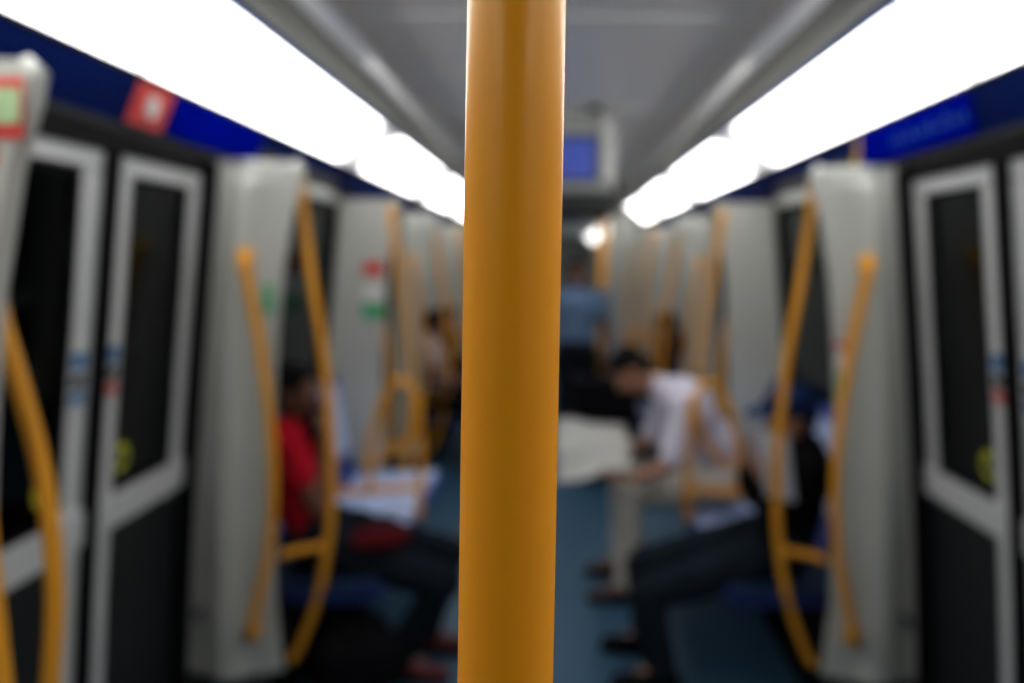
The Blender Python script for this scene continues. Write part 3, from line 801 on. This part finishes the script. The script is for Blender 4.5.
tag(put('folded_paper',bm,mat('paper_pale_blue',(.68,.74,.9),.6,var=.3,scale=14),None,(.85,2.93,.80)),'pale blue and white folded paper held up before the face of the cap wearer','paper')

# 3 newspaper reader
s=1; Y=3.98
seated(s,Y,'seated person in white shirt and beige trousers bending over an open newspaper',dict(top=c_wh,bottom=c_beige),M_skin,vox=.007,sleeve=.85,
  J=dict(pelvis=(.86,Y,.57),belly=(.81,Y,.74),chest=(.69,Y-.02,.92),neck=(.50,Y-.03,1.05),head=(.375,Y-.03,1.115),
   shoulder=[(.60,Y-.20,.97),(.60,Y+.16,.97)],
   elbow=[(.55,Y-.28,.70),(.52,Y+.20,.70)],wrist=[(.36,Y-.36,.66),(.33,Y+.04,.69)],
   hip=[(.83,Y-.10,.555),(.83,Y+.10,.555)],knee=[(.36,Y-.15,.53),(.36,Y+.15,.53)],
   ankle=[(.37,Y-.18,.10),(.37,Y+.15,.10)],toe=[(.24,Y-.18,.04),(.24,Y+.15,.04)],hand=[(-1,-.1,.0),(-1,-.1,.05)]),
   palm=((0,0,1),(0,0,1)),curl=(.9,.9),face=(-.62,-.1,-.75),up=(-.75,0,.62),shoe=mat('brown_shoe',(.05,.02,.015),.4))
bm=bmesh.new(); g=[]
for i in range(25):
    row=[]
    for j in range(11):
        u=i/24*2-1; v=j/10
        x=.37-.37*v; y=Y-.18+u*.25; z=.765+.05*u+.03*v-.05*v*u*u+.045*math.cos(u*PI*1.6+v*1.5)+.035*noise.noise(V((u*2.5,v*2,1)))
        row.append(bm.verts.new((x,y,z)))
    g.append(row)
for a,b in zip(g,g[1:]):
    for j in range(10): bm.faces.new((a[j],b[j],b[j+1],a[j+1]))
bmesh.ops.solidify(bm,geom=bm.faces[:],thickness=.006)
def news_mat():
    m=mat('newsprint',(.78,.78,.75),.8,var=.1)
    return m
npm=news_mat()
o=put('newspaper',bm,npm,None,(.17,Y,.68),smooth=True)
tag(o,'large open newspaper held over the knees of the seated person in white','newspaper')

# 4 standing person in blue shirt
Y=6.55; x0=.17
person('standing person in light blue shirt and dark trousers, back in the aisle',
  dict(pelvis=(x0,Y,.93),belly=(x0,Y,1.08),chest=(x0,Y,1.26),neck=(x0,Y,1.44),head=(x0+.0,Y-.01,1.56),
   shoulder=[(x0-.19,Y,1.36),(x0+.19,Y,1.36)],elbow=[(x0-.25,Y+.02,1.08),(x0+.25,Y+.02,1.08)],
   wrist=[(x0-.24,Y-.10,.86),(x0+.25,Y-.10,.86)],hip=[(x0-.09,Y,.88),(x0+.09,Y,.88)],
   knee=[(x0-.10,Y-.02,.48),(x0+.10,Y-.02,.48)],ankle=[(x0-.11,Y+.02,.09),(x0+.11,Y+.02,.09)],toe=[(x0-.12,Y-.12,.04),(x0+.13,Y-.12,.04)]),
  (.3,-1,-.1),(0,0,1),M_skind,M_hair,dict(top=c_blsh,bottom=c_jean),vox=.010,palm=((1,0,0),(-1,0,0)))
# black suitcase beside
t=thing('suitcase',(.38,5.95,0),'large black upright suitcase in the aisle beside the standing person in blue','suitcase')
bm=bmesh.new(); box(bm,(.13,5.82,.05),(.62,6.08,.78),.04); put('shell',bm,c_black,t,smooth=False)
bm=bmesh.new(); ring_tube(bm,[(.28,5.95,.77),(.28,5.95,.90),(.47,5.95,.90),(.47,5.95,.77)],.012,8); put('handle',bm,M_black,t,smooth=True)
for x in (.2,.55):
    for y in (5.87,6.03):
        bm=bmesh.new(); ring_tube(bm,[(x-.012,y,.028),(x+.012,y,.028)],.027,14); put('wheel',bm,M_black,t,smooth=True)

# 5-8 farther passengers
seated(-1,6.25,'seated person with dark hair and pale pinkish shirt, far left beyond the second doorway',dict(top=c_pale,bottom=c_black),M_skind,headz=1.14)
seated(-1,7.05,'seated person in black beside the pale shirted passenger, far left',dict(top=c_black,bottom=c_black,top_name='jacket'),M_skin,headz=1.12,long_sleeve=True)
seated(1,6.9,'seated person in brown jacket, far right beyond the second doorway',dict(top=c_brown,bottom=c_black,top_name='jacket'),M_skind,headz=1.10,long_sleeve=True)

# head room: everything above shoulder height of the car sits 5 cm higher
bpy.context.view_layer.update()
def lift(z):
    u=max(0.,min(1.,(z-1.5)/.4)); return z+.05*u*u*(3-2*u)
done=set()
for o in list(C.objects):
    if o.type!='MESH' or o.data.name in done: continue
    r=o
    while r.parent: r=r.parent
    if r.get('category')=='person': continue
    done.add(o.data.name)
    mw=o.matrix_world; zs=mw.translation.z
    for v in o.data.vertices:
        z=v.co.z+zs
        if z>1.5: v.co.z+=lift(z)-z
    o.data.update()

# ------------------------------------------------------------------ camera, world, colour
F=789.
cam=bpy.data.cameras.new('camera'); co=bpy.data.objects.new('camera',cam); C.objects.link(co)
cam.sensor_width=36.; cam.lens=36.*F/1024.
pitch=math.radians(2.3); roll=math.radians(-.55)
co.location=(0,0,EYE+.05)
co.rotation_euler=(Matrix.Rotation(PI/2-pitch,4,'X')@Matrix.Rotation(-roll,4,'Z')).to_euler()
cam.shift_x=-44./1024.
cam.shift_y=-(82.-F*math.tan(pitch))/1024.
cam.clip_start=.02
cam.dof.use_dof=True; cam.dof.focus_distance=.284; cam.dof.aperture_fstop=cam.lens/7.4
cam.dof.aperture_blades=0
bpy.context.scene.camera=co
w=bpy.data.worlds.new('w'); bpy.context.scene.world=w; w.use_nodes=True
w.node_tree.nodes['Background'].inputs[0].default_value=(.01,.012,.015,1); w.node_tree.nodes['Background'].inputs[1].default_value=1.
sc=bpy.context.scene
sc.view_settings.view_transform='Standard'; sc.view_settings.look='None'; sc.view_settings.exposure=0.; sc.view_settings.gamma=.88
